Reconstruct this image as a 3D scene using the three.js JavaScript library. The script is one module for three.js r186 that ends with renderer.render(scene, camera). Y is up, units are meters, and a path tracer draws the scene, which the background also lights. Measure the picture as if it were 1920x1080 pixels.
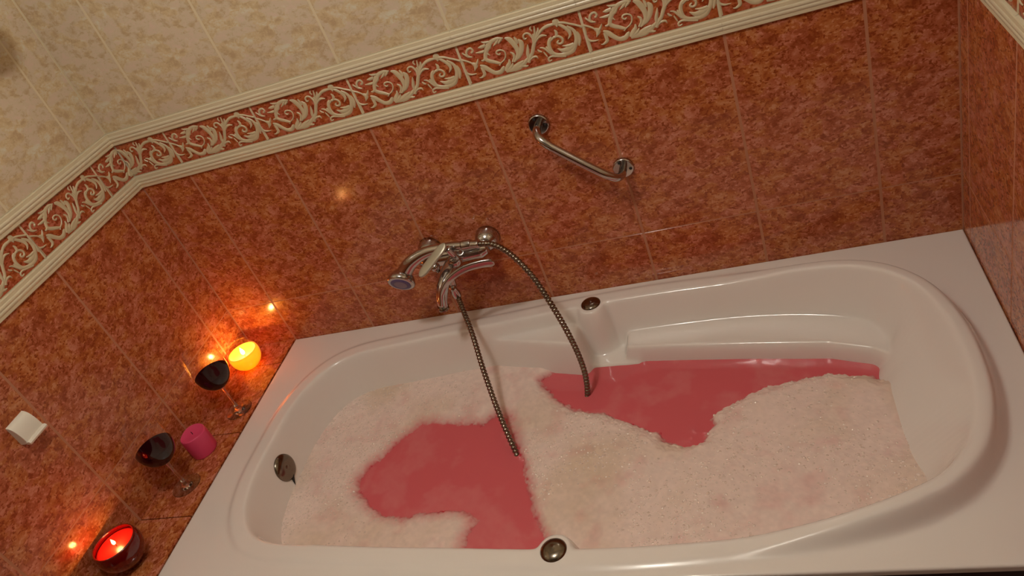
import * as THREE from 'three';
import { mergeGeometries, mergeVertices } from 'three/addons/utils/BufferGeometryUtils.js';
import { RoundedBoxGeometry } from 'three/addons/geometries/RoundedBoxGeometry.js';

// ---------- camera, lights, exposure ----------
const R = 0.56;                                   // height of the bath rim above the floor; many heights below are given from the rim
const scene = new THREE.Scene();
scene.background = new THREE.Color(0x000000);
const camera = new THREE.PerspectiveCamera(2 * Math.atan(540 / 1462.06) * 180 / Math.PI, 1920 / 1080, 0.05, 30);
camera.position.set(1.4502, R + 1.0797, 1.4778);
camera.rotation.set(-0.571, 0.4095, -0.4014, 'YXZ');
const renderer = new THREE.WebGLRenderer({ antialias: true });
renderer.toneMapping = THREE.LinearToneMapping;
renderer.toneMappingExposure = 1.0;
renderer.shadowMap.enabled = true;
const LAMP = { x: 0.90, y: R + 1.70, z: 0.95, colour: new THREE.Color(1, 0.965, 0.88), power: 1.07, r: 0.07 };

// ---------- helpers ----------
let seed = 7;
const rnd = () => { seed = (seed * 1664525 + 1013904223) >>> 0; return seed / 4294967296; };
const names = {};
function numbered(n) { const k = names[n] = (names[n] ?? -1) + 1; return k ? n + '_' + String(k).padStart(3, '0') : n; }
function mesh(name, geo, mat, parent) {
  const m = new THREE.Mesh(geo, mat); m.name = numbered(name); m.castShadow = m.receiveShadow = true; parent.add(m); return m;
}
function thing(name, label, category, x = 0, y = 0, z = 0, group) {
  const g = new THREE.Group(); g.name = numbered(name); g.position.set(x, y, z); scene.add(g);
  g.userData = { label, category }; if (group) g.userData.group = group; return g;
}
function structure(name, label, category) {
  const g = new THREE.Group(); g.name = numbered(name); scene.add(g); g.userData = { kind: 'structure', label, category }; return g;
}
const V = (x, y, z) => new THREE.Vector3(x, y, z);
const smooth = (a, b, x) => { const t = Math.min(1, Math.max(0, (x - a) / (b - a))); return t * t * (3 - 2 * t); };
const lerp = (a, b, t) => a + (b - a) * t;
const box = (w, h, d, x = 0, y = 0, z = 0) => new THREE.BoxGeometry(w, h, d).translate(x, y, z);
const lathe = (pts, seg = 48) => new THREE.LatheGeometry(pts.map(p => new THREE.Vector2(p[0], p[1])), seg);
function grid(nu, nv, f, uvf) {                    // a sheet of nu x nv cells, f(i / nu, j / nv) -> [x, y, z]
  const p = [], uv = [], ix = [];
  for (let j = 0; j <= nv; j++) for (let i = 0; i <= nu; i++) {
    const q = f(i / nu, j / nv); p.push(q[0], q[1], q[2]); const t = uvf ? uvf(q) : [i / nu, j / nv]; uv.push(t[0], t[1]);
  }
  for (let j = 0; j < nv; j++) for (let i = 0; i < nu; i++) {
    const a = j * (nu + 1) + i, b = a + 1, c = a + nu + 1, d = c + 1; ix.push(a, b, d, a, d, c);
  }
  const g = new THREE.BufferGeometry();
  g.setAttribute('position', new THREE.Float32BufferAttribute(p, 3)); g.setAttribute('uv', new THREE.Float32BufferAttribute(uv, 2));
  g.setIndex(ix); g.computeVertexNormals(); return g;
}
// a tube of changing section along a smooth curve: sec(t) -> [half width, half height] of a rounded section, up = direction of the height
function sweep(pts, n, sec, up = V(0, 1, 0), m = 16, caps = true) {
  const c = new THREE.CatmullRomCurve3(pts.map(p => V(...p)), false, 'centripetal'), p = [], ix = [], uv = [];
  for (let i = 0; i <= n; i++) {
    const t = i / n, o = c.getPointAt(t), d = c.getTangentAt(t);
    const s = new THREE.Vector3().crossVectors(d, up).normalize(), u = new THREE.Vector3().crossVectors(s, d).normalize();
    const [a, b, e = 1] = sec(t);
    for (let k = 0; k <= m; k++) {
      const w = k / m * 2 * Math.PI, cx = Math.sign(Math.cos(w)) * Math.abs(Math.cos(w)) ** e, sy = Math.sign(Math.sin(w)) * Math.abs(Math.sin(w)) ** e;
      p.push(o.x + s.x * cx * a + u.x * sy * b, o.y + s.y * cx * a + u.y * sy * b, o.z + s.z * cx * a + u.z * sy * b); uv.push(k / m, t);
    }
  }
  for (let i = 0; i < n; i++) for (let k = 0; k < m; k++) { const a = i * (m + 1) + k, b = a + 1, q = a + m + 1; ix.push(a, q, b, b, q, q + 1); }
  if (caps) for (const [i, s] of [[0, 1], [n, -1]]) {
    const o = c.getPointAt(i / n), k0 = p.length / 3; p.push(o.x, o.y, o.z); uv.push(0, 0);
    for (let k = 0; k < m; k++) { const a = i * (m + 1) + k; s > 0 ? ix.push(k0, a, a + 1) : ix.push(k0, a + 1, a); }
  }
  const g = new THREE.BufferGeometry();
  g.setAttribute('position', new THREE.Float32BufferAttribute(p, 3)); g.setAttribute('uv', new THREE.Float32BufferAttribute(uv, 2));
  g.setIndex(ix); g.computeVertexNormals(); return g;
}
// noise
const hash = (x, y, s) => { let h = Math.imul(x, 374761393) ^ Math.imul(y, 668265263) ^ Math.imul(s, 974634789); h = Math.imul(h ^ (h >>> 13), 1274126177); return ((h ^ (h >>> 16)) >>> 0) / 4294967296; };
function vnoise(x, y, s) {
  const i = Math.floor(x), j = Math.floor(y), u = x - i, v = y - j, a = u * u * (3 - 2 * u), b = v * v * (3 - 2 * v);
  return lerp(lerp(hash(i, j, s), hash(i + 1, j, s), a), lerp(hash(i, j + 1, s), hash(i + 1, j + 1, s), a), b);
}
const fbm = (x, y, s, o = 4) => { let r = 0, a = 0.5, t = 0; for (let k = 0; k < o; k++) { r += a * vnoise(x, y, s + k); t += a; a *= 0.5; x *= 2.03; y *= 2.03; } return r / t; };
function worley(x, y, s) {                          // [tone of the nearest cell, distance to its edge]
  const i = Math.floor(x), j = Math.floor(y); let d1 = 9, d2 = 9, id = 0;
  for (let b = -1; b <= 1; b++) for (let a = -1; a <= 1; a++) {
    const X = i + a + hash(i + a, j + b, s), Y = j + b + hash(i + a, j + b, s + 1), d = Math.hypot(X - x, Y - y);
    if (d < d1) { d2 = d1; d1 = d; id = hash(i + a, j + b, s + 2); } else if (d < d2) d2 = d;
  }
  return [id, d2 - d1];
}
function texture(w, h, f, srgb = true) {
  const d = new Uint8Array(w * h * 4);
  for (let j = 0; j < h; j++) for (let i = 0; i < w; i++) { const c = f(i / w, j / h, i, j), k = (j * w + i) * 4; d[k] = c[0]; d[k + 1] = c[1]; d[k + 2] = c[2]; d[k + 3] = 255; }
  const t = new THREE.DataTexture(d, w, h); t.magFilter = THREE.LinearFilter; t.minFilter = THREE.LinearMipmapLinearFilter; t.generateMipmaps = true;
  t.wrapS = t.wrapT = THREE.RepeatWrapping; if (srgb) t.colorSpace = THREE.SRGBColorSpace; t.needsUpdate = true; return t;
}
const clamp8 = v => Math.max(0, Math.min(255, Math.round(v)));

// ---------- materials ----------
// stone print of the tiles: chips of marble of several sizes, drawn out sideways, with dark flecks; u = 250 mm, v = 400 mm
function stone(dark, mid, mid2, light, pink, s, k) {
  return texture(512, 820, (u, v) => {
    let x = u * 250, y = v * 400;
    const wx = (fbm(x / 20, y / 14, s) - 0.5) * 9, wy = (fbm(x / 20, y / 14, s + 9) - 0.5) * 8; x += wx; y += wy;
    const a = worley(x / 12, y / 9, s + 20)[0], b = worley(x / 5.4, y / 4.2, s + 30)[0], c = fbm(x / 15, y / 11, s + 40, 6), e = fbm(x / 2.8, y / 2.3, s + 50, 2), g = fbm(x / 60, y / 45, s + 66, 3);
    let t = 0.5 + k[0] * (c - 0.5) * 1.9 + k[1] * ((a - 0.5) * 0.20 + (b - 0.5) * 0.22) + k[2] * (e - 0.5) * 0.5 + (g - 0.5) * 0.5;
    t -= 0.9 * k[3] * smooth(0.60, 0.74, fbm(x / 5.5 + 7, y / 3.2, s + 60, 3));
    t += 0.55 * k[3] * smooth(0.62, 0.72, fbm(x / 6 + 3, y / 4.4, s + 70, 3));
    t = Math.max(0, Math.min(1, t)); const pk = smooth(0.40, 0.58, fbm(x / 32, y / 20, s + 80, 3));
    const hi = light.map((q, i) => lerp(q, pink[i], pk)), mm = mid.map((q, i) => lerp(mid2[i], q, pk));
    return t < 0.5 ? dark.map((q, i) => clamp8(lerp(q, mm[i], t * 2))) : mm.map((q, i) => clamp8(lerp(q, hi[i], t * 2 - 1)));
  });
}
const redPrint = stone([142, 66, 34], [182, 102, 68], [182, 104, 54], [204, 138, 96], [206, 134, 108], 11, [0.66, 0.45, 0.62, 0.8]);
const creamPrint = stone([190, 164, 130], [208, 192, 166], [208, 186, 148], [214, 208, 188], [214, 192, 172], 211, [0.75, 0.6, 0.4, 0.3]);
const M = {
  red: new THREE.MeshPhysicalMaterial({ map: redPrint, roughness: 0.12 }),
  redBand: new THREE.MeshPhysicalMaterial({ map: redPrint, color: new THREE.Color(0.90, 0.72, 0.70), roughness: 0.2 }),
  cream: new THREE.MeshPhysicalMaterial({ map: creamPrint, roughness: 0.12 }),
  redGrout: new THREE.MeshStandardMaterial({ color: 0xb87c5c, roughness: 0.9 }),
  creamGrout: new THREE.MeshStandardMaterial({ color: 0xd6c8a8, roughness: 0.9 }),
  darkGrout: new THREE.MeshStandardMaterial({ color: 0x55392b, roughness: 0.9 }),
  ivory: new THREE.MeshPhysicalMaterial({ color: 0xd6caae, roughness: 0.25 }),
  scroll: new THREE.MeshPhysicalMaterial({ color: 0xccbc9a, roughness: 0.3 }),
  plaster: new THREE.MeshStandardMaterial({ color: 0xdcd8d0, roughness: 0.9 }),
  floor: new THREE.MeshStandardMaterial({ color: 0x3a2620, roughness: 0.5 }),
  acrylic: new THREE.MeshPhysicalMaterial({ color: 0xe9e2dc, roughness: 0.14, clearcoat: 0.4, clearcoatRoughness: 0.05 }),
  apron: new THREE.MeshStandardMaterial({ color: 0x3c2728, roughness: 0.5 }),
  chrome: new THREE.MeshStandardMaterial({ color: 0xbcb8b6, metalness: 1, roughness: 0.12 }),
  dullChrome: new THREE.MeshStandardMaterial({ color: 0x80766a, metalness: 1, roughness: 0.16 }),
  black: new THREE.MeshStandardMaterial({ color: 0x14100e, roughness: 0.6 }),
  plastic: new THREE.MeshPhysicalMaterial({ color: 0xe8e2d4, roughness: 0.3 }),
};
const metric = (m, w, h) => { const t = m.map.clone(); t.repeat.set(w / 0.25, h / 0.4); t.needsUpdate = true; const c = m.clone(); c.map = t; return c; };
Object.assign(M, {
  redPlain: metric(M.red, 1.5, 1.1), creamPlain: metric(M.cream, 1.5, 1.2),
  hose: new THREE.MeshStandardMaterial({ color: 0x85796c, metalness: 1, roughness: 0.22 }),
  plate: new THREE.MeshStandardMaterial({ color: 0xb4ac9a, metalness: 0.6, roughness: 0.35 }),
  glass: new THREE.MeshPhysicalMaterial({ color: 0xffffff, transmission: 1, roughness: 0.0, thickness: 0, ior: 1.5, side: THREE.DoubleSide }),
  solidGlass: new THREE.MeshPhysicalMaterial({ color: 0xffffff, transmission: 1, roughness: 0.0, thickness: 0.02, ior: 1.5 }),
  wine: new THREE.MeshPhysicalMaterial({ color: new THREE.Color(0.018, 0.001, 0.002), roughness: 0.6, specularIntensity: 0 }),
});

// ---------- the room ----------
const X1 = 1.7962, Z1 = 3.6, TOP = 1.84, H = 0.1326, D = 0.5315, C = 0.5641, B = 0.6490, A = 0.6817;
const GX = [0, 0.1477, 0.3949, 0.6456, 0.9008, 1.1573, 1.4058, 1.6472, X1];
const GL = [0, 0.0958, 0.3426, 0.5860, 0.8256, 1.0756, 1.3256, 1.5756];
const GR = [0, 0.05, 0.302, 0.552, 0.802, 1.052, 1.302];
const roomPart = (name, label, category, geo, mat) => { const g = mesh(name, geo, mat, scene); g.userData = { kind: 'structure', label, category }; return g; };
roomPart('floor', 'plain dark tiled floor in front of the bath', 'floor', box(X1 + 0.3, 0.1, Z1 + 0.3, X1 / 2, -0.05, Z1 / 2), M.floor);
roomPart('ceiling', 'plain white ceiling above the bath', 'ceiling', box(X1 + 0.3, 0.1, Z1 + 0.3, X1 / 2, R + TOP + 0.05, Z1 / 2), M.plaster);
roomPart('wall_front', 'wall facing the bath, terracotta below and cream above', 'wall', box(X1 + 0.3, R + D, 0.12, X1 / 2, (R + D) / 2, Z1 + 0.06), M.redPlain);
mesh('upper_wall', box(X1 + 0.3, TOP - D, 0.12, X1 / 2, R + (D + TOP) / 2, Z1 + 0.06).translate(0, 0, 0), M.creamPlain, scene.getObjectByName('wall_front'));

// one tile: a slab with chamfered edges whose face lies in z = 0; the print starts at (u0, v0) metres
const tiles = new Map();
function tileGeometry(w, h, u0, v0, gap = 0.0056, gapH = 0.0028, t = 0.004, c = 0.00015) {
  const key = [w, h, u0, v0, gap].map(v => v.toFixed(4)).join();
  if (tiles.has(key)) return tiles.get(key);
  const a = w / 2 - gap / 2, b = h / 2 - gapH / 2, p = [], n = [], uv = [], ix = [];
  const ring = (x, y, z) => [[-x, -y, z], [x, -y, z], [x, y, z], [-x, y, z]];
  const back = ring(a, b, -t), mid = ring(a, b, -c), top = ring(a - c, b - c, 0);
  const quad = (q) => {
    const k = p.length / 3, e1 = V(...q[1]).sub(V(...q[0])), nn = e1.cross(V(...q[2]).sub(V(...q[0]))).normalize();
    for (const v of q) { p.push(...v); n.push(nn.x, nn.y, nn.z); uv.push((u0 + v[0] + w / 2) / 0.25, (v0 + v[1] + h / 2) / 0.4); }
    ix.push(k, k + 1, k + 2, k, k + 2, k + 3);
  };
  quad(top);
  for (let i = 0; i < 4; i++) { const j = (i + 1) % 4; quad([back[i], back[j], mid[j], mid[i]]); quad([mid[i], mid[j], top[j], top[i]]); }
  const g = new THREE.BufferGeometry();
  g.setAttribute('position', new THREE.Float32BufferAttribute(p, 3)); g.setAttribute('normal', new THREE.Float32BufferAttribute(n, 3));
  g.setAttribute('uv', new THREE.Float32BufferAttribute(uv, 2)); g.setIndex(ix); tiles.set(key, g); return g;
}
// ribbed moulding strip: straight ribs and two twisted cords between them, 32.6 mm high, standing 9 mm proud of the wall
function strip(w) {
  const h = A - B - 0.001, prof = [];
  for (let j = 0; j <= 44; j++) prof.push(j / 44);
  const n = Math.max(4, Math.round(w / 0.0022));
  const body = grid(n, 44, (s, t) => {
    const x = (s - 0.5) * (w - 0.0007), q = prof[Math.round(t * 44)];
    let z = 0.0075 * Math.pow(Math.sin(Math.PI * Math.min(1, Math.max(0, q * 1.0))), 0.45);
    const ribs = [[0.11, 0.10, 0], [0.36, 0.11, 1], [0.64, 0.11, 1], [0.89, 0.10, 0]];
    for (const [c, r, cord] of ribs) { const d = (q - c) / r; if (Math.abs(d) < 1) z += 0.0016 * Math.sqrt(1 - d * d) * (cord ? 0.88 + 0.12 * Math.sin(x / 0.0075 * 2 * Math.PI + d * 1.6) : 1); }
    return [x, (q - 0.5) * h, Math.max(-0.003, z - 0.001)];
  });
  return body;
}
const strips = new Map(); const stripGeometry = w => { const k = w.toFixed(4); if (!strips.has(k)) strips.set(k, strip(w)); return strips.get(k); };

// acanthus scrolls of the border: every stroke is a small ridge that swells and tapers; millimetres in a 250 x 85 mm tile
const ridges = [];
function S(...q) {
  const pts = []; for (let i = 0; i < q.length; i += 3) pts.push(V(q[i], q[i + 1], q[i + 2]));
  const c = new THREE.CatmullRomCurve3(pts, false, 'centripetal'), n = Math.max(6, Math.round(c.getLength() / 1.6)), rows = [];
  for (let i = 0; i <= n; i++) {
    const t = i / n, o = c.getPoint(t), d = c.getTangent(t), l = Math.hypot(d.x, d.y) || 1, nx = -d.y / l, ny = d.x / l, w = Math.max(0.5, o.z) / 2;
    rows.push([-1, -0.62, 0, 0.62, 1].map((k, a) => [(o.x + nx * w * k) / 1000, (o.y + ny * w * k) / 1000, [-0.3, 1.1, 1.5, 1.1, -0.3][a] * Math.min(1, 0.5 + w / 4) / 1000]));
  }
  ridges.push(grid(n, 4, (s, t) => rows[Math.round(s * n)][Math.round(t * 4)]));
}
S(8, 68.1, 3, 12.6, 62.5, 4.2, 17.7, 57.9, 5.4, 25.6, 54.7, 2.4);
S(17.7, 57.9, 3.6, 16.4, 64.8, 5, 20.8, 71.3, 5.4, 28.2, 72.6, 5, 31.2, 67.4, 4.6, 28.1, 63.9, 4.8, 25.7, 65.1, 2.4);
S(-20.2, 66.7, 3.6, -6.2, 58.7, 4.2, 6.3, 52.6, 4.2, 17.2, 45.3, 3.8, 22, 40.2, 3.6);
S(19.7, 43, 4.8, 25.4, 37.1, 10.2, 19.9, 26.3, 1.2);
S(23.6, 35.3, 7.2, 31.5, 42.1, 4.8, 35.8, 48.7, 1.4);
S(0.8, 54.6, 6, -2.4, 39.9, 12.6, -5.8, 27.4, 6.6, -15.4, 19.7, 3);
S(-1.8, 44.2, 7.2, 0, 25.9, 9, 0.5, 9.9, 9.6, 0.7, 3, 9.6);
S(-0.3, 33.8, 6, 3.2, 25, 5.4, 10.8, 20.8, 4.2, 22.1, 20.1, 1.4);
S(34.8, 34.6, 3.6, 42.6, 28.1, 10.2, 50.7, 19.3, 9.6, 60.3, 11.2, 9, 71.5, 10.5, 9.6, 79.8, 17.3, 7.2, 82, 20, 1.8);
S(36.7, 30.8, 7.2, 37.3, 20.6, 7.2, 37.1, 13.9, 7.2, 28.3, 9.4, 3.6, 24.1, 10.5, 1.4);
S(99, 74.3, 2.4, 87.4, 76.3, 7.2, 76.7, 74.9, 8.4, 66.9, 69.9, 10.8, 59, 61.2, 10.2, 53.1, 51.9, 8.4, 51, 43.6, 8.4, 56.7, 37.7, 8.4, 65.3, 33.3, 7.8, 72.8, 29.1, 6.6, 78, 27.7, 3);
S(68.8, 74.8, 5.4, 59.2, 76.3, 4.8, 53.6, 79.4, 1.4);
S(60.2, 70.1, 7.2, 49.6, 69.1, 7, 43.5, 69.6, 1.4);
S(53.9, 59.8, 6, 44.7, 59.5, 5.8, 35, 61, 1.4);
S(51.8, 45.6, 6, 44.6, 42, 4.8, 40.5, 43.1, 1.8);
S(89.1, 74.8, 6.6, 82.4, 69.1, 5.8, 74.3, 64.2, 1.4);
S(95.6, 74.2, 6.6, 89.3, 69.4, 5, 86.1, 65.4, 1.4);
S(59, 61.2, 8.4, 65.7, 63.8, 7.2, 72.3, 70.7, 3);
S(56.8, 54.2, 5.4, 62, 48.4, 1.4);
S(78, 27.7, 3.6, 73, 23.5, 2.4);
S(78, 27.7, 2.6, 86.5, 32.1, 3.4, 92.1, 39.4, 3.4, 92.5, 48, 3.4, 86.4, 52.9, 3.6, 78.5, 52.8, 4.2, 75.9, 49.1, 3.8, 80, 44.8, 3.6, 84.2, 47, 2.4);
S(102.1, 73.5, 3.6, 110.2, 68.2, 10.8, 115.5, 58.2, 11.4, 118.4, 47.7, 10.2, 117.9, 37, 9, 113.4, 29.4, 7.8, 104.8, 22.9, 4.8);
S(120.7, 70.8, 3, 122.6, 63.8, 6, 123.7, 56, 3.6);
S(126.5, 63.9, 3.6, 130.5, 56.4, 10.2, 128.9, 47.1, 10.2, 123.7, 37.6, 10.2, 116.3, 29.8, 8.4, 109.9, 26, 4.8);
S(103.3, 43.6, 3, 108.2, 38.5, 5.4, 108.1, 31.9, 6, 101.6, 23.7, 4.2);
S(96.4, 31.1, 2.4, 94.7, 23.3, 7.2, 88.5, 16.1, 10.2, 83.4, 8.5, 8.4);
S(101.9, 21.4, 2.4, 95.8, 14.2, 7.2, 86.3, 10, 10.8);
S(124.1, 20, 3.6, 110.9, 14.7, 10.2, 99.9, 9.8, 12, 82.4, 8.8, 8.4);
S(118.9, 14.8, 2.4, 113.5, 9.5, 9.6, 98.8, 6.7, 8.4);
S(98.8, 10.5, 7.2, 112.7, 11.3, 10.8, 123.2, 15.1, 9.6, 130.6, 19.8, 7.2, 134.8, 24.8, 1.8);
S(108.2, 11.3, 9.6, 119.2, 10.1, 7.2, 126.3, 7.7, 4.8, 130.3, 7.8, 1.4);
S(132.4, 13.8, 7.2, 138.6, 23.2, 7.8, 145.5, 30.1, 7.2, 151.8, 41.5, 7.8, 157.3, 50.8, 7.8, 160.1, 58.6, 6.6, 158.4, 66.5, 3.6);
S(154.6, 49.4, 4.8, 155.8, 57.6, 5.4, 154, 63.4, 5, 150.4, 69.1, 4.6, 144.4, 70.7, 4.3, 139.2, 67.3, 4.3, 139.7, 60.8, 4.3, 145, 61.5, 2.6);
S(159, 52.5, 7.2, 165.5, 61.4, 7.2, 170.2, 68.7, 6, 172.1, 75.5, 2.4);
S(161.9, 62.4, 3.6, 164, 71.4, 4.6, 166, 80.3, 1.8);
S(158.6, 71.7, 2.2, 156.6, 77, 4.3, 159.8, 81.4, 1.7);
S(160.6, 55.3, 6, 172.2, 65, 6, 182, 70.8, 6.6, 191.6, 73, 7.2, 199.3, 73.1, 6, 207.1, 73.6, 7.2);
S(157.1, 48.7, 4.8, 166.8, 55.8, 5.4, 174.3, 58.1, 5.4, 183.9, 55.5, 2.2);
S(142.3, 49.4, 1.8, 139.3, 39.4, 6, 136.1, 30.4, 7.2, 135.4, 20.8, 6);
S(135.4, 17.5, 4.8, 143.6, 21.4, 4.8, 151.3, 21, 4.6, 153.5, 16, 1.2);
S(202.2, 77, 7.2, 208.8, 75.3, 14.4, 208.4, 65.9, 2.4);
S(210.4, 80, 2.4, 208.9, 74.2, 10.8, 205.1, 71, 7.2);
S(212.4, 73.2, 5.4, 222.5, 70.6, 5, 233.7, 65, 4.6, 245.9, 58.6, 4.6, 257.5, 50.8, 4.6, 267.1, 43, 3.6);
S(212.5, 70.1, 5.4, 221.6, 61.4, 7.4, 227.8, 53.4, 8.4, 228.3, 44.8, 6.2, 222.1, 37.5, 1.4);
S(226.3, 62.2, 4.8, 235.5, 53.5, 6.2, 239, 44.1, 8.4, 238.1, 32.7, 9.6, 232.1, 22.5, 9, 223.8, 13.9, 10.8, 211.6, 10.6, 9, 198.7, 11.8, 7.4, 187, 17, 7.4, 182.5, 26.9, 7.8, 182.8, 37.6, 7.8, 187.3, 46.1, 7.2, 192.6, 50, 3);
S(196.3, 24.9, 1.8, 207.4, 18.2, 9.6, 221, 18.9, 12.6, 232.7, 24.5, 7.2);
S(207.3, 27.9, 1.8, 218.5, 25, 6.2, 229.7, 25.3, 7.2);
S(241, 46.8, 6, 243.9, 38.6, 6.6, 243.1, 29.2, 6.6, 239.4, 19.5, 3);
S(188.2, 43.7, 4.8, 196.5, 48.5, 5, 206.1, 47.5, 5, 211.6, 40.8, 5, 209.4, 34.4, 5, 203.5, 33.2, 4.8, 199.8, 36.9, 4.3, 204.3, 40.5, 3);
S(201.2, 62.6, 1.8, 203.6, 56.7, 6.2, 202.2, 50.7, 6.2, 197, 46.7, 3.6);
S(163.4, 36.3, 2.2, 170.2, 33.4, 3.8, 175.7, 26.5, 5, 180.8, 18.7, 4.8);
S(175.8, 35.2, 3, 178.4, 28, 7.4, 182.5, 20.4, 8.6, 190.6, 14.5, 6);
S(157.6, 34, 2.4, 161, 29.3, 5, 165.1, 26.6, 1.4);
S(209.1, 6.3, 5.4, 191.5, 10.4, 4.3, 181.2, 13.1, 4.3, 173.6, 10.7, 4.3, 173.5, 5.3, 3.8, 180, 6.3, 2.4);
S(167.8, 26.4, 2.4, 170.2, 20.4, 3.4, 172.6, 14.3, 2.4);
const scroll = mergeGeometries(ridges.map(g => { g.computeVertexNormals(); return g; }));
function clipX(g, x0, x1) {                          // keeps what lies between x0 and x1, for the cut tiles in the corners
  const pos = g.attributes.position, ix = g.index, out = [];
  for (let i = 0; i < ix.count; i += 3) {
    let poly = [0, 1, 2].map(k => V(0, 0, 0).fromBufferAttribute(pos, ix.getX(i + k)));
    for (const [lim, s] of [[x0, 1], [x1, -1]]) {
      const q = [];
      poly.forEach((a, k) => {
        const b = poly[(k + 1) % poly.length], da = (a.x - lim) * s, db = (b.x - lim) * s;
        if (da >= 0) q.push(a); if (da * db < 0) q.push(a.clone().lerp(b, da / (da - db)));
      }); poly = q; if (!poly.length) break;
    }
    for (let k = 1; k + 1 < poly.length; k++) for (const v of [poly[0], poly[k], poly[k + 1]]) out.push(v.x, v.y, v.z);
  }
  let r = new THREE.BufferGeometry(); r.setAttribute('position', new THREE.Float32BufferAttribute(out, 3));
  r = mergeVertices(r, 1e-6); r.computeVertexNormals(); return r;
}
const scrolls = new Map();
function scrollGeometry(u0, u1) {
  const k = u0.toFixed(4) + u1.toFixed(4);
  if (!scrolls.has(k)) scrolls.set(k, clipX(scroll, u0 + 0.0015, u1 - 0.0015).translate(-(u0 + u1) / 2, -0.0425, 0.0001));
  return scrolls.get(k);
}
// a tiled wall in its own frame: x to the right, y up from the bath rim, z into the room
function tiledWall(name, label, cols, u0s, length, top, rest) {
  const g = structure(name, label, 'wall'); g.position.y = R;
  const x0 = Math.min(...cols.map(c => c[0])), x1 = Math.max(...cols.map(c => c[1])), [L0, L1] = length;
  mesh('wall_core', box(L1 - L0, R + TOP, 0.1, (L0 + L1) / 2, (TOP - R) / 2, -0.0535), M.plaster, g);
  if (rest) for (const [y0, y1, m] of [[-R, D, M.redPlain], [A, TOP, M.creamPlain]]) mesh('cladding', box(rest[1] - rest[0], y1 - y0, 0.004, (rest[0] + rest[1]) / 2, (y0 + y1) / 2, -0.002), m, g);
  const bed = (n, y0, y1, mat, z = -0.0002) => mesh(n, box(x1 - x0, y1 - y0, 0.003, (x0 + x1) / 2, (y0 + y1) / 2, z - 0.0015), mat, g);
  bed('grout_bed', -0.06, D, M.redGrout); bed('grout_bed', C, B, M.creamGrout, -0.0006); bed('grout_bed', A, Math.min(TOP, A + top * 0.4), M.creamGrout);
  bed('grout_bed', D + 0.002, C - 0.002, M.creamGrout, 0.0058); bed('grout_bed', B + 0.002, A - 0.002, M.creamGrout, 0.0058);
  cols.forEach(([a, b], k) => {
    const w = b - a, x = (a + b) / 2, u = u0s[k];
    const put = (n, geo, mat, y) => { const m = mesh(n, geo, mat, g); m.position.set(x, y, 0); return m; };
    put('tile', tileGeometry(w, H + 0.06, u, 0.4 - H - 0.06), M.red, (H - 0.06) / 2);
    put('tile', tileGeometry(w, D - H, u, 0), M.red, (H + D) / 2);
    put('moulding_strip', stripGeometry(w), M.ivory, (D + C) / 2);
    const bt = put('border_tile', tileGeometry(w, B - C, u, 0.1, 0.0052), M.redBand, (B + C) / 2);
    mesh('scroll_relief', scrollGeometry(u, u + w), M.scroll, bt);
    put('moulding_strip', stripGeometry(w), M.ivory, (A + B) / 2);
    for (let r = 0; r < top; r++) { const y0 = A + r * 0.4, y1 = Math.min(TOP, y0 + 0.4); put('tile', tileGeometry(w, y1 - y0, u, 0), M.cream, (y0 + y1) / 2); }
  });
  return g;
}
const pairs = g => g.slice(1).map((b, i) => [g[i], b]);
tiledWall('wall_back', 'tiled wall behind the bath, terracotta marbled tiles below a scroll border', pairs(GX), [0.25 - GX[1], 0, 0, 0, 0, 0, 0, 0], [-0.1, X1 + 0.1], 3);
const wl = tiledWall('wall_left', 'left tiled wall beside the candle ledge, with the scroll border', pairs(GL).map(([a, b]) => [-b, -a]), [0, 0, 0, 0.006, 0.01, 0, 0, 0], [-Z1, 0], 3, [-Z1, -1.58]);
wl.rotation.y = Math.PI / 2;
const wr = tiledWall('wall_right', 'right tiled wall at the head end of the bath', pairs(GR), [0.2, 0, 0, 0, 0, 0, 0], [0, Z1], 3, [1.305, Z1]);
wr.rotation.y = -Math.PI / 2; wr.position.x = X1;

// tiled ledge between the left wall and the bath
const XL = 0.1452;
const ledge = structure('ledge', 'narrow terracotta tiled ledge between left wall and bath', 'ledge'); ledge.position.y = R;
mesh('ledge_core', box(XL, R - 0.006, 0.85, XL / 2, -0.006 - (R - 0.006) / 2, 0.425), M.darkGrout, ledge);
for (const [a, b] of [[0, 0.0958], [0.0958, 0.3426], [0.3426, 0.586], [0.586, 0.8256]]) {
  const t = mesh('tile', tileGeometry(b - a, XL, 0.02, 0.12, 0.0024, 0.0016), M.red, ledge); t.rotation.set(-Math.PI / 2, 0, Math.PI / 2); t.position.set(XL / 2, 0, (a + b) / 2);
}
{ // ceiling lamp above the bath: flattened glass globe on a ring
  const t = thing('ceiling_lamp', 'round warm glass ceiling lamp above the bath', 'lamp', LAMP.x, R + TOP, LAMP.z);
  mesh('base', lathe([[0, 0], [0.075, 0], [0.075, -0.03], [0.05, -0.045], [0, -0.045]].reverse()), M.chrome, t);
  const shade = mesh('glass_shade', new THREE.SphereGeometry(LAMP.r, 40, 24), new THREE.MeshStandardMaterial({ color: 0xffffff, emissive: LAMP.colour, emissiveIntensity: 24, roughness: 0.4 }), t);
  shade.position.y = LAMP.y - R - TOP; shade.castShadow = false;
  const l = new THREE.PointLight(LAMP.colour, LAMP.power, 0, 2); l.castShadow = true; l.shadow.radius = LAMP.r / 0.02; l.position.y = shade.position.y; l.name = 'lamp_light'; t.add(l);
}

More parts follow.
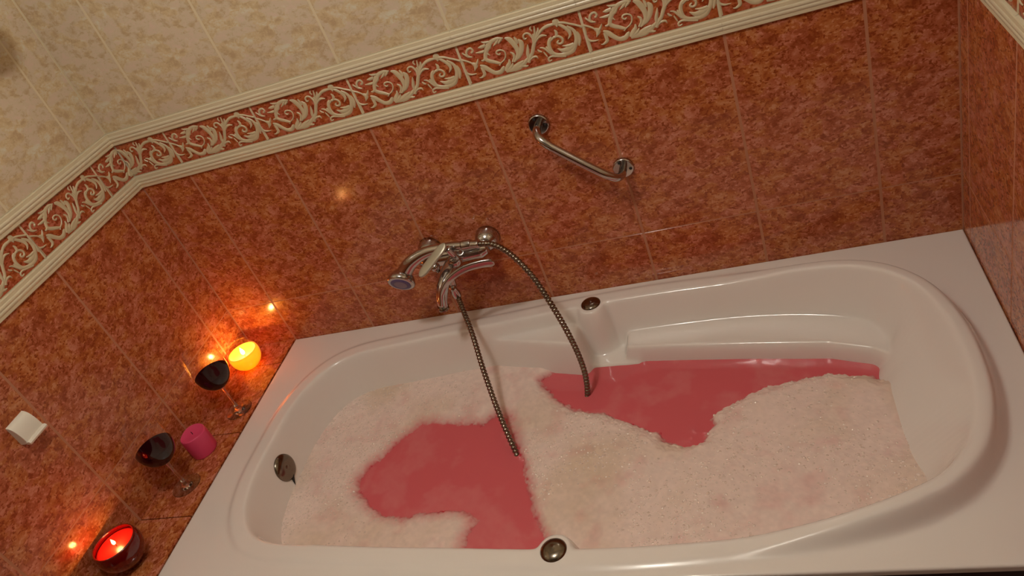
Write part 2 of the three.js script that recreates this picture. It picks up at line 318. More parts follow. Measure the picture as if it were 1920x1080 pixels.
// ---------- the bath ----------
// inner edge of the rim, front half from left to right (the back half mirrors it about z = 0.391)
const ZC = 0.391;
const half = [[0.262, 0.391], [0.266, 0.499], [0.291, 0.587], [0.334, 0.643], [0.39, 0.669], [0.52, 0.683], [0.643, 0.694], [0.787, 0.704], [0.95, 0.716], [1.10, 0.722], [1.284, 0.718], [1.379, 0.71], [1.473, 0.696], [1.56, 0.672], [1.62, 0.640], [1.668, 0.581], [1.696, 0.492], [1.704, 0.391]];
const loop = half.concat(half.slice(1, -1).reverse().map(([x, z]) => [x, 2 * ZC - z]));
const rimCurve = new THREE.CatmullRomCurve3(loop.map(([x, z]) => V(x, 0, z)), true, 'centripetal');
const rim = rimCurve.getSpacedPoints(260).slice(0, 260);
function sdPoly(poly, x, z) {                         // signed distance, negative inside; poly = [[x, z], ...]
  let d = 1e9, inside = false;
  for (let i = 0, j = poly.length - 1; i < poly.length; j = i++) {
    const [ax, az] = poly[i], [bx, bz] = poly[j], ex = bx - ax, ez = bz - az, t = Math.max(0, Math.min(1, ((x - ax) * ex + (z - az) * ez) / (ex * ex + ez * ez)));
    d = Math.min(d, (x - ax - ex * t) ** 2 + (z - az - ez * t) ** 2);
    if ((az > z) !== (bz > z) && x < (bx - ax) * (z - az) / (bz - az) + ax) inside = !inside;
  }
  return Math.sqrt(d) * (inside ? -1 : 1);
}
const rimPoly = rim.map(p => [p.x, p.z]);
const BX0 = 0.1475, BX1 = X1 - 0.001, BZ0 = 0.001, BZ1 = 0.7795, NX = 550, NZ = 261;
const seat = [[1.072, 0.02], [1.072, 0.140], [1.20, 0.160], [1.35, 0.184], [1.50, 0.212], [1.58, 0.245], [1.64, 0.30], [1.66, 0.02]];   // arm rest shelf
const wedge = [[0.74, 0.03], [0.745, 0.095], [0.86, 0.125], [0.968, 0.155], [0.968, 0.03]];                          // three-cornered shelf beside the grip
const step = [[0.80, 0.03], [0.80, 0.120], [0.95, 0.150], [1.10, 0.158], [1.10, 0.03]];                                 // foot of the wall below both shelves
const flat = (poly, x, z, y, k) => y - k * Math.max(0, sdPoly(poly, x, z));
const field = new Float32Array((NX + 1) * (NZ + 1)), rimDist = new Float32Array(field.length);
const at = (i, j) => j * (NX + 1) + i;
for (let j = 0; j <= NZ; j++) for (let i = 0; i <= NX; i++) rimDist[at(i, j)] = sdPoly(rimPoly, lerp(BX0, BX1, i / NX), lerp(BZ0, BZ1, j / NZ));
for (let j = 0; j <= NZ; j++) for (let i = 0; i <= NX; i++) {
  const x = lerp(BX0, BX1, i / NX), z = lerp(BZ0, BZ1, j / NZ), d = rimDist[at(i, j)];
  const a = 0.0045 + 0.0335 * smooth(1.28, 1.60, x);    // the lip rises into a roll at the head end
  let y;
  if (d >= 0) y = a * (1 - smooth(lerp(0.036, 0.022, smooth(1.1, 1.5, x)), 0.046, d));
  else {
    const i0 = Math.max(1, Math.min(NX - 1, i)), nx = Math.max(0, Math.min(1, (rimDist[at(i0 + 1, j)] - rimDist[at(i0 - 1, j)]) / (2 * (BX1 - BX0) / NX)));
    const k = lerp(4.2, 1.15, nx * nx * smooth(1.25, 1.5, x));
    y = Math.max(-0.40, a + k * d);
    const zz = z < ZC ? z : 2 * ZC - z;
    if (z < ZC) y = Math.max(y, flat(seat, x, zz, -0.074, 8), flat(wedge, x, zz, -0.030, 5), flat(step, x, zz, -0.107, 4));
    y = Math.max(y, 0.004 - 6 * Math.max(0, Math.hypot(x - 1.004, zz - 0.060) - 0.034));
    y = Math.max(y, -0.40);
  }
  field[at(i, j)] = y;
}
function blur(f, r) {                                  // rounds every edge of the pressed sheet
  const w = []; let s = 0; const m = Math.ceil(3 * r); for (let k = -m; k <= m; k++) { const q = Math.exp(-k * k / (2 * r * r)); w.push(q); s += q; }
  const o = new Float32Array(f.length), n = w.length >> 1;
  for (let j = 0; j <= NZ; j++) for (let i = 0; i <= NX; i++) { let t = 0; for (let k = -n; k <= n; k++) t += w[k + n] * f[at(Math.max(0, Math.min(NX, i + k)), j)]; o[at(i, j)] = t / s; }
  for (let j = 0; j <= NZ; j++) for (let i = 0; i <= NX; i++) { let t = 0; for (let k = -n; k <= n; k++) t += w[k + n] * o[at(i, Math.max(0, Math.min(NZ, j + k)))]; f[at(i, j)] = t / s; }
}
blur(field, 1.4);
const tubY = (x, z) => {
  const u = Math.max(0, Math.min(NX - 1e-3, (x - BX0) / (BX1 - BX0) * NX)), v = Math.max(0, Math.min(NZ - 1e-3, (z - BZ0) / (BZ1 - BZ0) * NZ)), i = Math.floor(u), j = Math.floor(v);
  return lerp(lerp(field[at(i, j)], field[at(i + 1, j)], u - i), lerp(field[at(i, j + 1)], field[at(i + 1, j + 1)], u - i), v - j);
};
const bath = thing('bathtub', 'white acrylic bathtub set between tiled walls and ledge, filled with pink foamy water', 'bathtub', 0, R, 0);
{
  const extra = 8, rows = NZ + 1 + 2 * extra, colsN = NX + 1 + 2 * extra;     // rolled-over outer edges all round
  const edge = (k) => [k <= 0 ? 0 : 0, 0];
  const roll = q => { const a = Math.min(1, q / 4) * Math.PI / 2, r = 0.004; return q <= 4 ? [r * Math.sin(a), -r * (1 - Math.cos(a))] : [r, -r - (q - 4) * 0.002]; };
  const g = grid(colsN - 1, rows - 1, (s, t) => {
    const ci = Math.round(s * (colsN - 1)) - extra, cj = Math.round(t * (rows - 1)) - extra;
    const i = Math.max(0, Math.min(NX, ci)), j = Math.max(0, Math.min(NZ, cj)), oi = Math.max(-ci, ci - NX, 0), oj = Math.max(-cj, cj - NZ, 0);
    const o = Math.max(oi, oj), [out, dn] = roll(o);
    const sx = oi ? Math.sign(ci) || -1 : 0, sz = oj ? Math.sign(cj) || -1 : 0;
    const bx = lerp(BX0 + 0.004, BX1 - 0.004, i / NX), bz = lerp(BZ0 + 0.004, BZ1 - 0.004, j / NZ);
    return [bx + (oi ? (ci < 0 ? -1 : 1) * roll(oi)[0] : 0), field[at(i, j)] + dn, bz + (oj ? (cj < 0 ? -1 : 1) * roll(oj)[0] : 0)];
  });
  g.index.array.forEach((v, k, arr) => { if (k % 3 === 1) { const q = arr[k + 1]; arr[k + 1] = v; arr[k] = q; } });
  g.computeVertexNormals();
  mesh('shell', g, M.acrylic, bath);
  mesh('apron', box(X1 - 0.15, R - 0.006, 0.02, (X1 + 0.146) / 2, -0.006 - (R - 0.006) / 2, 0.768), M.apron, bath);
  const dome = lathe([[0, 0.0085], [0.006, 0.0083], [0.0075, 0.0072], [0.009, 0.0079], [0.015, 0.0066], [0.0205, 0.004], [0.0235, 0.001], [0.0238, -0.002], [0, -0.002]].reverse());
  for (const z of [0.060, 0.722]) { const k = mesh('grip_cap', dome, M.dullChrome, bath); k.position.set(1.004, 0.0045, z); k.userData.label = 'round metal cap on the rim'; }
  const plate = mesh('overflow_plate', lathe([[0, 0.010], [0.004, 0.0098], [0.005, 0.008], [0.007, 0.0098], [0.016, 0.0092], [0.026, 0.007], [0.032, 0.003], [0.0335, -0.002], [0, -0.004]].reverse()), M.dullChrome, bath);
  const px = 0.2795, pz = 0.42; plate.position.set(px, -0.056, pz); plate.rotation.set(0, 0, -Math.PI / 2 + 0.22); plate.userData.label = 'round chrome overflow plate';
  const lv = mesh('lever', new THREE.ConeGeometry(0.0055, 0.026, 12).rotateZ(-Math.PI / 2).rotateY(-0.55), M.black, plate); lv.position.set(0.036, 0.002, 0.010);
}

// ---------- water and foam ----------
const WY = -0.112;
const water = new THREE.MeshPhysicalMaterial({ vertexColors: true, roughness: 0.06, ior: 1.33, clearcoat: 0.3, clearcoatRoughness: 0.03 });
function basinSheet(step, yf, keep, uvScale) {          // grid over the basin, only the cells whose corners are kept
  const x0 = 0.24, x1 = 1.70, z0 = 0.05, z1 = 0.74, nx = Math.round((x1 - x0) / step), nz = Math.round((z1 - z0) / step), id = new Int32Array((nx + 1) * (nz + 1)).fill(-1), p = [], uv = [], ix = [], data = [];
  for (let j = 0; j <= nz; j++) for (let i = 0; i <= nx; i++) {
    const x = x0 + i * step, z = z0 + j * step, q = keep(x, z); if (q === null) continue;
    id[j * (nx + 1) + i] = p.length / 3; p.push(x, yf(x, z, q), z); uv.push(x / uvScale, z / uvScale); data.push(q);
  }
  for (let j = 0; j < nz; j++) for (let i = 0; i < nx; i++) {
    const a = id[j * (nx + 1) + i], b = id[j * (nx + 1) + i + 1], c = id[(j + 1) * (nx + 1) + i], d = id[(j + 1) * (nx + 1) + i + 1];
    if (a >= 0 && b >= 0 && c >= 0 && d >= 0) ix.push(a, d, b, a, c, d);
  }
  const g = new THREE.BufferGeometry(); g.setAttribute('position', new THREE.Float32BufferAttribute(p, 3)); g.setAttribute('uv', new THREE.Float32BufferAttribute(uv, 2));
  g.setIndex(ix); g.computeVertexNormals(); return [g, data];
}
{
  const ripple = (x, z) => 0.0017 * (fbm(x * 14 + 3, z * 14, 5, 3) - 0.5) + 0.0004 * (fbm(x * 60, z * 60, 8, 2) - 0.5);
  const [g] = basinSheet(0.004, (x, z) => WY + ripple(x, z), (x, z) => tubY(x, z) < WY + 0.035 ? 1 : null, 0.3);
  const p = g.attributes.position, col = [], c = new THREE.Color(), deep = new THREE.Color(0.66, 0.125, 0.145), wisp = new THREE.Color(0.72, 0.27, 0.27);
  for (let i = 0; i < p.count; i++) { const x = p.getX(i), z = p.getZ(i), n = smooth(0.50, 0.68, fbm(x * 16 + 4, z * 16, 61, 5)) * (0.35 + 0.65 * fbm(x * 90, z * 90, 63, 3)); c.copy(deep).lerp(wisp, 0.4 * n); col.push(c.r, c.g, c.b); }
  g.setAttribute('color', new THREE.Float32BufferAttribute(col, 3));
  const w = mesh('bathwater', g, water, scene); w.position.y = R; w.userData = { label: 'pink-red bath water showing between patches of white foam', category: 'water' };
}
const HOLE_A = [[0.858, 0.176], [0.906, 0.245], [0.961, 0.288], [1.038, 0.313], [1.109, 0.358], [1.150, 0.385], [1.170, 0.413], [1.201, 0.422], [1.239, 0.413], [1.258, 0.371], [1.252, 0.353], [1.291, 0.323], [1.343, 0.295], [1.406, 0.275], [1.486, 0.266], [1.565, 0.284], [1.578, 0.304], [1.64, 0.268], [1.60, 0.15], [1.517, 0.08], [1.352, 0.06], [1.243, 0.06], [1.031, 0.06], [0.92, 0.13]];
const HOLE_B = [[0.572, 0.269], [0.651, 0.283], [0.734, 0.299], [0.765, 0.274], [0.796, 0.285], [0.818, 0.338], [0.859, 0.417], [0.894, 0.530], [0.918, 0.582], [0.937, 0.617], [0.945, 0.72], [0.858, 0.73], [0.766, 0.72], [0.766, 0.648], [0.769, 0.594], [0.783, 0.567], [0.749, 0.536], [0.705, 0.532], [0.650, 0.534], [0.619, 0.544], [0.565, 0.537], [0.508, 0.505], [0.467, 0.462], [0.458, 0.421], [0.482, 0.383], [0.512, 0.343], [0.544, 0.302]];
{
  const thick = (x, z) => {
    const dA = sdPoly(HOLE_A, x, z), dB = sdPoly(HOLE_B, x, z);
    const n = 0.5 * (fbm(x * 38, z * 38, 21, 4) - 0.5) * 0.03 + (fbm(x * 160, z * 160, 25, 2) - 0.5) * 0.008;
    const d = Math.min(dA * 1.0, dB) + n, soft = dB < dA ? 0.05 : 0.028;
    const T = lerp(0.010, 0.022, smooth(0.8, 1.3, x));
    return d <= 0 ? d * 0.2 : T * Math.pow(Math.min(1, d / soft), 0.6) * (0.8 + 0.4 * fbm(x * 9, z * 9, 31, 3)) + 0.0007 * (fbm(x * 220, z * 220, 33, 2) - 0.5) * Math.min(1, d / 0.02);
  };
  const [g, t] = basinSheet(0.0022, (x, z, q) => WY + q + 0.0008, (x, z) => { if (tubY(x, z) > WY + 0.03) return null; const q = thick(x, z); return q < -0.001 ? null : q; }, 0.1);
  const col = [], p = g.attributes.position, white = new THREE.Color(0.82, 0.655, 0.59), pinkish = new THREE.Color(0.60, 0.19, 0.19), tan = new THREE.Color(0.64, 0.49, 0.34), c = new THREE.Color();
  for (let i = 0; i < t.length; i++) {
    const x = p.getX(i), z = p.getZ(i), grain = fbm(x * 120, z * 120, 41, 3);
    c.copy(white).lerp(tan, 0.55 * Math.max(0, fbm(x * 7, z * 7, 45, 4) - 0.46) / 0.3);
    c.lerp(pinkish, Math.max(0, 1 - t[i] / 0.0075) * (0.5 + 0.9 * grain) + 0.25 * Math.max(0, fbm(x * 26, z * 26, 47, 3) - 0.55) / 0.3);
    c.multiplyScalar(0.90 + 0.20 * grain); col.push(c.r, c.g, c.b);
  }
  g.setAttribute('color', new THREE.Float32BufferAttribute(col, 3));
  const f = mesh('bath_foam', g, new THREE.MeshPhysicalMaterial({ vertexColors: true, roughness: 0.75 }), scene); f.position.y = R;
  f.userData = { label: 'pale pink bubble bath foam floating on the bath water', category: 'foam', kind: 'stuff' };
  const list = []; let tries = 0;
  while (list.length < 4200 && tries++ < 60000) {
    const k = Math.floor(rnd() * t.length); if (t[k] < 0.004) continue; const x = p.getX(k), z = p.getZ(k);
    if (fbm(x * 5, z * 5, 51, 2) < 0.35 + 0.2 * rnd()) continue; list.push([x, p.getY(k), z, 0.0010 + 0.0020 * rnd() ** 2]);
  }
  const b = new THREE.InstancedMesh(new THREE.IcosahedronGeometry(1, 2), new THREE.MeshPhysicalMaterial({ color: new THREE.Color(0.78, 0.62, 0.54), roughness: 0.03, ior: 2.3 }), list.length), m4 = new THREE.Matrix4();
  list.forEach(([x, y, z, r], i) => b.setMatrixAt(i, m4.compose(V(x, y, z), new THREE.Quaternion().setFromEuler(new THREE.Euler((rnd() - 0.35) * 0.9, rnd() * 6, (rnd() - 0.5) * 0.7)), V(r, r * 0.4, r))));
  b.name = 'bubbles'; b.userData = { kind: 'stuff', label: 'glistening bubbles' }; f.add(b);
}

// ---------- fittings on the back wall ----------
{ // grab bar: two round flanges and a bent rail
  const a = V(1.011, 0.446, 0), b = V(1.156, 0.305, 0), t = thing('grab_bar', 'short bent chrome grab bar on two round flanges, on the back wall above the bath', 'grab bar', a.x, R + a.y, 0);
  const d = b.clone().sub(a), dir = d.clone().normalize(), P = (s, z) => [dir.x * s, dir.y * s, z], L = d.length();
  mesh('rail', sweep([P(0, 0.004), P(0, 0.018), P(0.002, 0.038), P(0.012, 0.056), P(0.032, 0.064), P(0.06, 0.066), P(L - 0.06, 0.066), P(L - 0.032, 0.064), P(L - 0.012, 0.056), P(L - 0.002, 0.038), P(L, 0.018), P(L, 0.004)], 90, () => [0.0088, 0.0088], V(dir.y, -dir.x, 0.01), 20), M.chrome, t);
  const disc = lathe([[0, 0.0072], [0.0195, 0.0070], [0.0212, 0.0062], [0.0225, 0.0042], [0.023, 0], [0, 0]].reverse()).rotateX(Math.PI / 2);
  const screw = lathe([[0, 0.0022], [0.0022, 0.002], [0.0032, 0.0008], [0.0034, 0], [0, 0]].reverse(), 20).rotateX(Math.PI / 2);
  for (const [x, y] of [[0, 0], [d.x, d.y]]) {
    const f = mesh('flange', disc, M.chrome, t); f.position.set(x, y, 0);
    for (const w of [1.9, 4.0, 6.1]) { const s = mesh('screw', screw, M.black, f); s.position.set(0.0155 * Math.cos(w), 0.0155 * Math.sin(w), 0.0072); }
  }
}
const tap = thing('bath_mixer', 'chrome bath mixer tap with a swept lever on the back wall', 'tap', 0.729, R + 0.203, 0);
{
  const flange = lathe([[0, 0.040], [0.010, 0.0385], [0.019, 0.034], [0.026, 0.024], [0.0295, 0.010], [0.030, 0], [0, 0]].reverse(), 40).rotateX(Math.PI / 2);
  for (const x of [-0.075, 0.075]) { const f = mesh('wall_flange', flange, M.chrome, tap); f.position.set(x, 0, 0.0005); }
  mesh('body', sweep([[-0.086, 0, 0.05], [-0.05, 0, 0.052], [0, 0, 0.054], [0.05, 0, 0.052], [0.086, 0, 0.05]], 40, t => { const e = Math.min(1, Math.sin(Math.PI * Math.min(1, Math.max(0.02, t))) * 3.4); return [0.021 * (0.6 + 0.4 * e), 0.021 * (0.6 + 0.4 * e)]; }, V(0, 1, 0), 24), M.chrome, tap);
  const sp = mesh('spout', sweep([[0.0, -0.012, 0.05], [-0.006, -0.010, 0.09], [-0.016, -0.022, 0.124], [-0.026, -0.050, 0.150], [-0.029, -0.068, 0.155]], 44, t => [lerp(0.019, 0.0130, t), lerp(0.016, 0.0105, t)], V(0, 1, 0), 24), M.chrome, tap);
  const ae = mesh('aerator', lathe([[0, -0.010], [0.010, -0.010], [0.0125, -0.008], [0.0125, 0.004], [0, 0.004]], 24), M.dullChrome, sp); ae.position.set(-0.029, -0.068, 0.155);
  const kn = mesh('knob', lathe([[0, 0.030], [0.008, 0.029], [0.0145, 0.024], [0.017, 0.014], [0.0165, 0], [0, 0]].reverse(), 32).rotateX(Math.PI / 2), M.chrome, tap); kn.position.set(0.012, 0.004, 0.070);
  const dv = mesh('diverter', lathe([[0, 0.026], [0.006, 0.025], [0.0105, 0.020], [0.011, 0.013], [0.006, 0.006], [0.0055, 0], [0, 0]].reverse(), 28), M.chrome, tap); dv.position.set(-0.022, 0.004, 0.115); dv.rotation.x = 0.3;
  // lever: a blade that leaves the spout and sweeps to the right
  mesh('lever', sweep([[-0.026, -0.060, 0.166], [-0.016, -0.030, 0.156], [0.006, -0.008, 0.144], [0.044, 0.006, 0.132], [0.088, 0.006, 0.122], [0.116, 0.000, 0.117]], 48, t => [0.0048, lerp(0.0065, 0.0125, t) * (t > 0.94 ? Math.sqrt(Math.max(0.05, 1 - ((t - 0.94) / 0.06) ** 2)) : 1), 0.75], V(0, 1, 0.25), 20), M.chrome, tap);
  // cradle: a post comes forward under the hand shower and ends in a flat blade that keeps it in
  mesh('cradle_post', sweep([[0.022, 0.008, 0.055], [0.030, 0.014, 0.085], [0.034, 0.036, 0.118], [0.029, 0.066, 0.128]], 24, () => [0.0075, 0.0075], V(1, 0, 0.1), 16), M.chrome, tap);
  const blade = mesh('cradle_blade', sweep([[0.030, 0.078, 0.128], [0.014, 0.069, 0.142], [-0.010, 0.054, 0.158], [-0.036, 0.037, 0.176]], 30, t => [0.0112 * Math.sqrt(Math.max(0.04, 1 - Math.abs(2 * t - 1) ** 5)), 0.0038, 0.6], V(0.25, 1, 0.35), 20), M.plate, tap); blade.userData.label = 'pale flat blade of the cradle';
  const out = mesh('hose_outlet', lathe([[0, 0], [0.0095, 0], [0.0105, 0.004], [0.0105, 0.016], [0.008, 0.022], [0.008, 0.036], [0, 0.036]], 24), M.chrome, tap); out.position.set(-0.033, -0.112, 0.062); out.rotation.set(0.1, 0, 0);
  mesh('outlet_pipe', sweep([[-0.020, -0.010, 0.056], [-0.028, -0.045, 0.056], [-0.033, -0.082, 0.060]], 14, () => [0.0085, 0.0085], V(0, 0, 1), 16), M.chrome, tap);
}
{ // hand shower lying across the tap, its face to the lower left
  const t = thing('hand_shower', 'chrome hand shower with a purple-ringed spray face resting on the tap', 'hand shower', 0.62, R + 0.2, 0.13);
  const rel = (x, y, z) => [x - 0.62, y - 0.2, z - 0.13];
  mesh('handle', sweep([rel(0.622, 0.216, 0.112), rel(0.648, 0.238, 0.108), rel(0.690, 0.254, 0.104), rel(0.745, 0.259, 0.106), rel(0.790, 0.258, 0.110), rel(0.828, 0.256, 0.115)], 50, s => [s < 0.6 ? lerp(0.0185, 0.0105, s / 0.6) : lerp(0.0105, 0.0088, (s - 0.6) / 0.4), s < 0.6 ? lerp(0.0165, 0.0105, s / 0.6) : lerp(0.0105, 0.0088, (s - 0.6) / 0.4)], V(0, 0, 1), 22), M.chrome, t);
  const collar = mesh('collar', lathe([[0, -0.012], [0.0098, -0.012], [0.0112, -0.009], [0.0112, 0.009], [0.0098, 0.012], [0, 0.012]], 28), M.chrome, t); collar.position.set(...rel(0.797, 0.258, 0.111)); collar.rotation.z = Math.PI / 2;
  const head = mesh('head', lathe([[0, 0.034], [0.012, 0.033], [0.024, 0.027], [0.033, 0.015], [0.037, 0.003], [0.0355, -0.004], [0.031, -0.006], [0, -0.006]].reverse(), 44), M.chrome, t);
  head.position.set(...rel(0.610, 0.199, 0.122)); head.quaternion.setFromUnitVectors(V(0, -1, 0), V(-0.10, -0.42, 0.90).normalize()); head.scale.setScalar(0.9);
  const ring = mesh('spray_face', lathe([[0, -0.0075], [0.020, -0.0075], [0.0265, -0.007], [0.0275, -0.005], [0, -0.005]], 44), new THREE.MeshStandardMaterial({ color: 0x5a4a86, roughness: 0.35 }), head); ring.userData.label = 'purple spray face';
  const mid = mesh('nozzle_plate', lathe([[0, -0.0085], [0.016, -0.0085], [0.0175, -0.0072], [0, -0.0070]], 36), new THREE.MeshStandardMaterial({ color: 0x8a7c98, roughness: 0.4 }), ring);
  mid.userData.label = 'grey centre of the spray face';
}
{ // ribbed metal hose: one run from the hand shower into the water, the other from the tap into the water
  const t = thing('shower_hose', 'ribbed metal shower hose looping from the tap into the bath water and back', 'hose', 0.696, R + 0.091, 0.06);
  const rel = p => [p[0] - 0.696, p[1] - 0.091, p[2] - 0.06];
  const ribs = (pts, up) => {
    const L = new THREE.CatmullRomCurve3(pts.map(p => V(...p)), false, 'centripetal').getLength(), n = Math.round(L / 0.0011), pitch = 0.0085;
    return sweep(pts.map(rel), n, s => { const q = (s * L / pitch) % 1, r = q < 0.26 ? 0.0046 : 0.0046 + 0.0021 * Math.pow(Math.sin(Math.PI * (q - 0.26) / 0.74), 0.16); return [r, r]; }, up, 16);
  };
  const r1 = mesh('hose_run', ribs([[0.828, 0.256, 0.115], [0.862, 0.259, 0.131], [0.89, 0.249, 0.146], [0.917, 0.229, 0.165], [0.944, 0.193, 0.186], [0.966, 0.139, 0.207], [0.982, 0.071, 0.219], [0.991, -0.002, 0.227], [0.991, -0.06, 0.234], [0.981, -0.113, 0.241], [0.955, -0.18, 0.25]], V(0, 0.2, 1)), M.hose, t); r1.userData.label = 'run from the hand shower to the water';
  const r2 = mesh('hose_run', ribs([[0.696, 0.091, 0.062], [0.716, 0.082, 0.105], [0.743, 0.053, 0.165], [0.767, 0.005, 0.235], [0.796, -0.045, 0.308], [0.821, -0.080, 0.362], [0.836, -0.110, 0.392], [0.855, -0.16, 0.43]], V(1, 0, 0)), M.hose, t); r2.userData.label = 'run from the tap to the water';
}

// ---------- on the left wall and the ledge ----------
{ // small white bracket: quarter-round cover with a lip along its foot
  const t = thing('wall_bracket', 'small white plastic bracket with a rounded top on the left tiled wall', 'bracket', 0.0005, R + 0.334, 0.608);
  const s = new THREE.Shape(); s.moveTo(0, 0); s.lineTo(0.018, 0); s.lineTo(0.0195, 0.0015); s.bezierCurveTo(0.0190, 0.010, 0.0185, 0.020, 0.014, 0.031); s.bezierCurveTo(0.011, 0.039, 0.006, 0.044, 0, 0.045); s.lineTo(0, 0);
  const cover = new THREE.ExtrudeGeometry(s, { depth: 0.046, bevelEnabled: true, bevelThickness: 0.001, bevelSize: 0.001, bevelSegments: 2, curveSegments: 14 });
  mesh('cover', cover, M.plastic, t);
  const l = new THREE.Shape(); l.moveTo(0.017, -0.001); l.lineTo(0.0265, -0.001); l.lineTo(0.0275, 0.002); l.lineTo(0.025, 0.0045); l.lineTo(0.017, 0.004); l.lineTo(0.017, -0.001);
  mesh('lip', new THREE.ExtrudeGeometry(l, { depth: 0.048, bevelEnabled: true, bevelThickness: 0.0008, bevelSize: 0.0008, bevelSegments: 2 }).translate(0, 0, -0.001), M.plastic, t);
}
const flame = (parent, x, y, z, h, i, glow) => {
  const f = mesh('flame', lathe([[0, 0], [h * 0.16, h * 0.12], [h * 0.22, h * 0.3], [h * 0.17, h * 0.55], [h * 0.07, h * 0.82], [0, h]], 20), new THREE.MeshStandardMaterial({ color: 0x000000, emissive: new THREE.Color(1, 0.62, 0.22), emissiveIntensity: glow }), parent);
  f.position.set(x, y, z); f.castShadow = false;
  const l = new THREE.PointLight(new THREE.Color(1, 0.46, 0.12), i, 0, 2); l.position.set(x, y + h * 0.4, z); l.castShadow = true; l.shadow.radius = 0.25; l.name = 'flame_light'; parent.add(l); return f;
};
const wick = (parent, y) => mesh('wick', sweep([[0, y, 0], [0.0006, y + 0.004, 0], [0, y + 0.008, 0.0004]], 8, () => [0.0008, 0.0008], V(0, 0, 1), 8), M.black, parent);
{ // yellow candle in a round clear glass
  const t = thing('yellow_candle', 'lit yellow candle in a round glass in the tiled corner behind the wine glass', 'candle', 0.052, R, 0.095);
  const ball = (r, y0, y1, cy) => { const o = []; for (let k = 0; k <= 22; k++) { const y = lerp(y0, y1, k / 22), d = (y - cy) / r; o.push([r * Math.sqrt(Math.max(0, 1 - d * d)), y]); } return o; };
  const wax = [[0, 0.004], ...ball(0.0425, 0.006, 0.056, 0.044), [0.0365, 0.0575], [0.0350, 0.051], [0.031, 0.044], [0.018, 0.040], [0, 0.039]];
  mesh('wax', lathe(wax, 48), new THREE.MeshPhysicalMaterial({ color: new THREE.Color(1.0, 0.66, 0.08), transmission: 0.6, roughness: 1, thickness: 0 }), t);
  const cup = [[0, 0.001], ...ball(0.0445, 0.002, 0.080, 0.044), [0.0262, 0.084], [0.0270, 0.087]];
  mesh('glass_cup', lathe(cup, 48), M.glass, t);
  wick(t, 0.039); flame(t, 0, 0.046, 0, 0.025, 0.038, 14);
}
{ // red candle in a round red glass
  const t = thing('red_candle', 'lit candle in a round red glass bowl at the front end of the ledge', 'candle', 0.057, R, 0.696);
  const cr = 0.050, cy = 0.050, arc = (r, a0, a1) => { const o = []; for (let k = 0; k <= 20; k++) { const a = lerp(a0, a1, k / 20); o.push([r * Math.sin(a), cy - r * Math.cos(a)]); } return o; };
  const shell = [[0, 0.001], [0.024, 0.001], ...arc(cr, 0.62, 2.02), ...arc(cr - 0.0035, 2.0, 0.3), [0, cy - cr + 0.006]];
  const bowl = mesh('glass_bowl', lathe(shell, 56), new THREE.MeshPhysicalMaterial({ color: new THREE.Color(0.13, 0.001, 0.001), roughness: 0.1, clearcoat: 1, clearcoatRoughness: 0.04 }), t); bowl.userData.label = 'dark red glass bowl';
  mesh('wax', lathe([[0, 0.006], ...arc(cr - 0.0045, 0.45, 1.75), [0.040, 0.0605], [0.02, 0.058], [0, 0.0575]], 48), new THREE.MeshPhysicalMaterial({ color: new THREE.Color(0.85, 0.012, 0.008), roughness: 0.35 }), t);
  wick(t, 0.0575); flame(t, 0, 0.063, 0, 0.017, 0.014, 6);
}
{ // pink candle, unlit
  const t = thing('pink_candle', 'unlit pink pillar candle beside the second wine glass on the ledge', 'candle', 0.066, R, 0.389);
  const w = grid(56, 22, (u, v) => {
    const a = u * 2 * Math.PI, prof = [[0, 0], [0.0300, 0], [0.0318, 0.002], [0.0322, 0.012], [0.0326, 0.030], [0.0324, 0.048], [0.0318, 0.057], [0.0300, 0.0600], [0.0265, 0.0585], [0.019, 0.0570], [0.007, 0.0562], [0, 0.0562]];
    const q = v * (prof.length - 1), k = Math.min(prof.length - 2, Math.floor(q)), f = q - k, r = lerp(prof[k][0], prof[k + 1][0], f), y = lerp(prof[k][1], prof[k + 1][1], f);
    const rr = r * (1 + 0.02 * Math.sin(2 * a + 1) + 0.012 * Math.sin(5 * a)); return [rr * Math.sin(a), y + (y > 0.05 ? 0.0016 * Math.sin(2 * a + 0.5) * r / 0.03 : 0), rr * Math.cos(a)];
  });
  mesh('wax', w, new THREE.MeshPhysicalMaterial({ color: new THREE.Color(0.74, 0.065, 0.17), roughness: 0.45 }), t);
  wick(t, 0.0565);
}
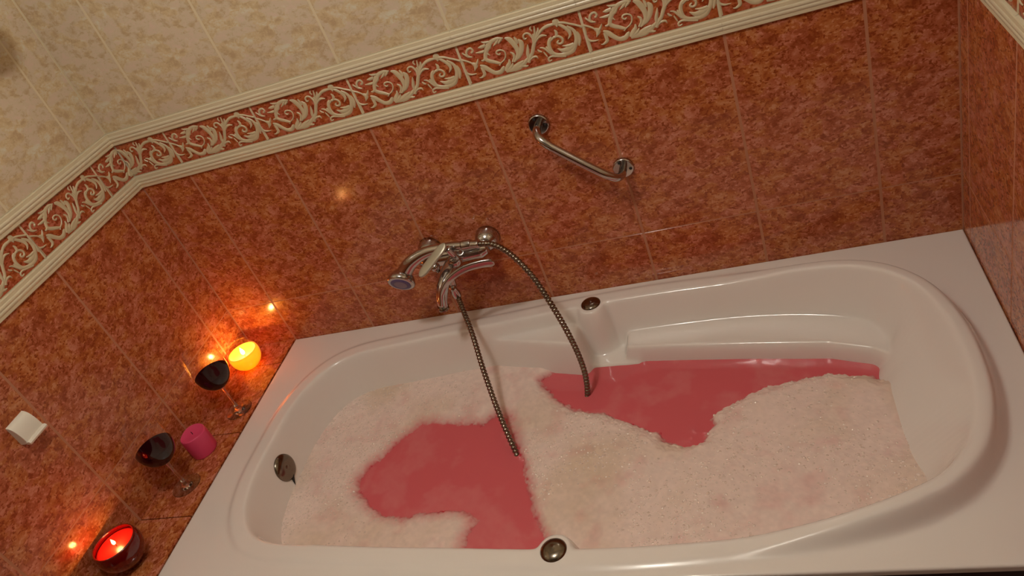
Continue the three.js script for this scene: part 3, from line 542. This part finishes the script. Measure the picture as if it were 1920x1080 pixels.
function wineGlass(label, x, z) {
  const t = thing('wine_glass', label, 'wine glass', x, R, z, 'glasses of red wine on the ledge');
  const prof = [[0.004, 0.084], [0.014, 0.087], [0.029, 0.098], [0.0385, 0.113], [0.0430, 0.130], [0.0440, 0.148], [0.0430, 0.170], [0.0410, 0.190], [0.0392, 0.204]];
  const c = new THREE.CatmullRomCurve3(prof.map(p => V(p[0], p[1], 0)), false, 'centripetal').getPoints(50).map(p => [p.x, p.y]);
  mesh('bowl', lathe(c, 56), M.glass, t);
  mesh('stem', lathe([[0, 0.0005], [0.033, 0.0005], [0.0342, 0.0012], [0.034, 0.0020], [0.022, 0.0035], [0.010, 0.0065], [0.0048, 0.013], [0.0036, 0.030], [0.0034, 0.06], [0.0040, 0.076], [0.0062, 0.0835], [0, 0.0845]], 48), M.solidGlass, t);
  const fill = c.filter(p => p[1] < 0.134).map(([r, y]) => [Math.max(0, r - 0.0007), y + 0.0004]); const top = fill[fill.length - 1];
  const w = mesh('wine', lathe([[0, 0.0848], ...fill, [top[0] - 0.001, top[1] + 0.0002], [0, top[1]]], 56), M.wine, t); w.userData.label = 'dark red wine';
  return t;
}
wineGlass('tall glass of dark red wine standing next to the lit yellow candle', 0.098, 0.262);
wineGlass('tall glass of dark red wine standing next to the pink candle', 0.077, 0.497);

{ // outside the frame: a dark bath sponge on a hook, whose shadow falls on the left wall near the corner
  const t = thing('bath_sponge', 'dark purple bath sponge hanging from a wall hook high on the left wall', 'sponge', 0.0005, R + 1.02, 0.205);
  const s = new THREE.IcosahedronGeometry(0.055, 5), p = s.attributes.position;
  for (let k = 0; k < p.count; k++) { const v = V(0, 0, 0).fromBufferAttribute(p, k), n = 0.9 + 0.2 * fbm(v.x * 60 + 9, v.y * 60 + v.z * 40 + 9, 71, 3); p.setXYZ(k, v.x * n + 0.06, v.y * n * 1.1, v.z * n); }
  s.computeVertexNormals(); mesh('sponge', s, new THREE.MeshStandardMaterial({ color: 0x3a2836, roughness: 0.95 }), t);
  mesh('hook', sweep([[0, 0.085, 0], [0.02, 0.084, 0], [0.036, 0.078, 0], [0.045, 0.064, 0], [0.05, 0.045, 0]], 24, () => [0.003, 0.003], V(0, 0, 1), 10), M.chrome, t);
}

scene.updateMatrixWorld(true);
renderer.render(scene, camera);
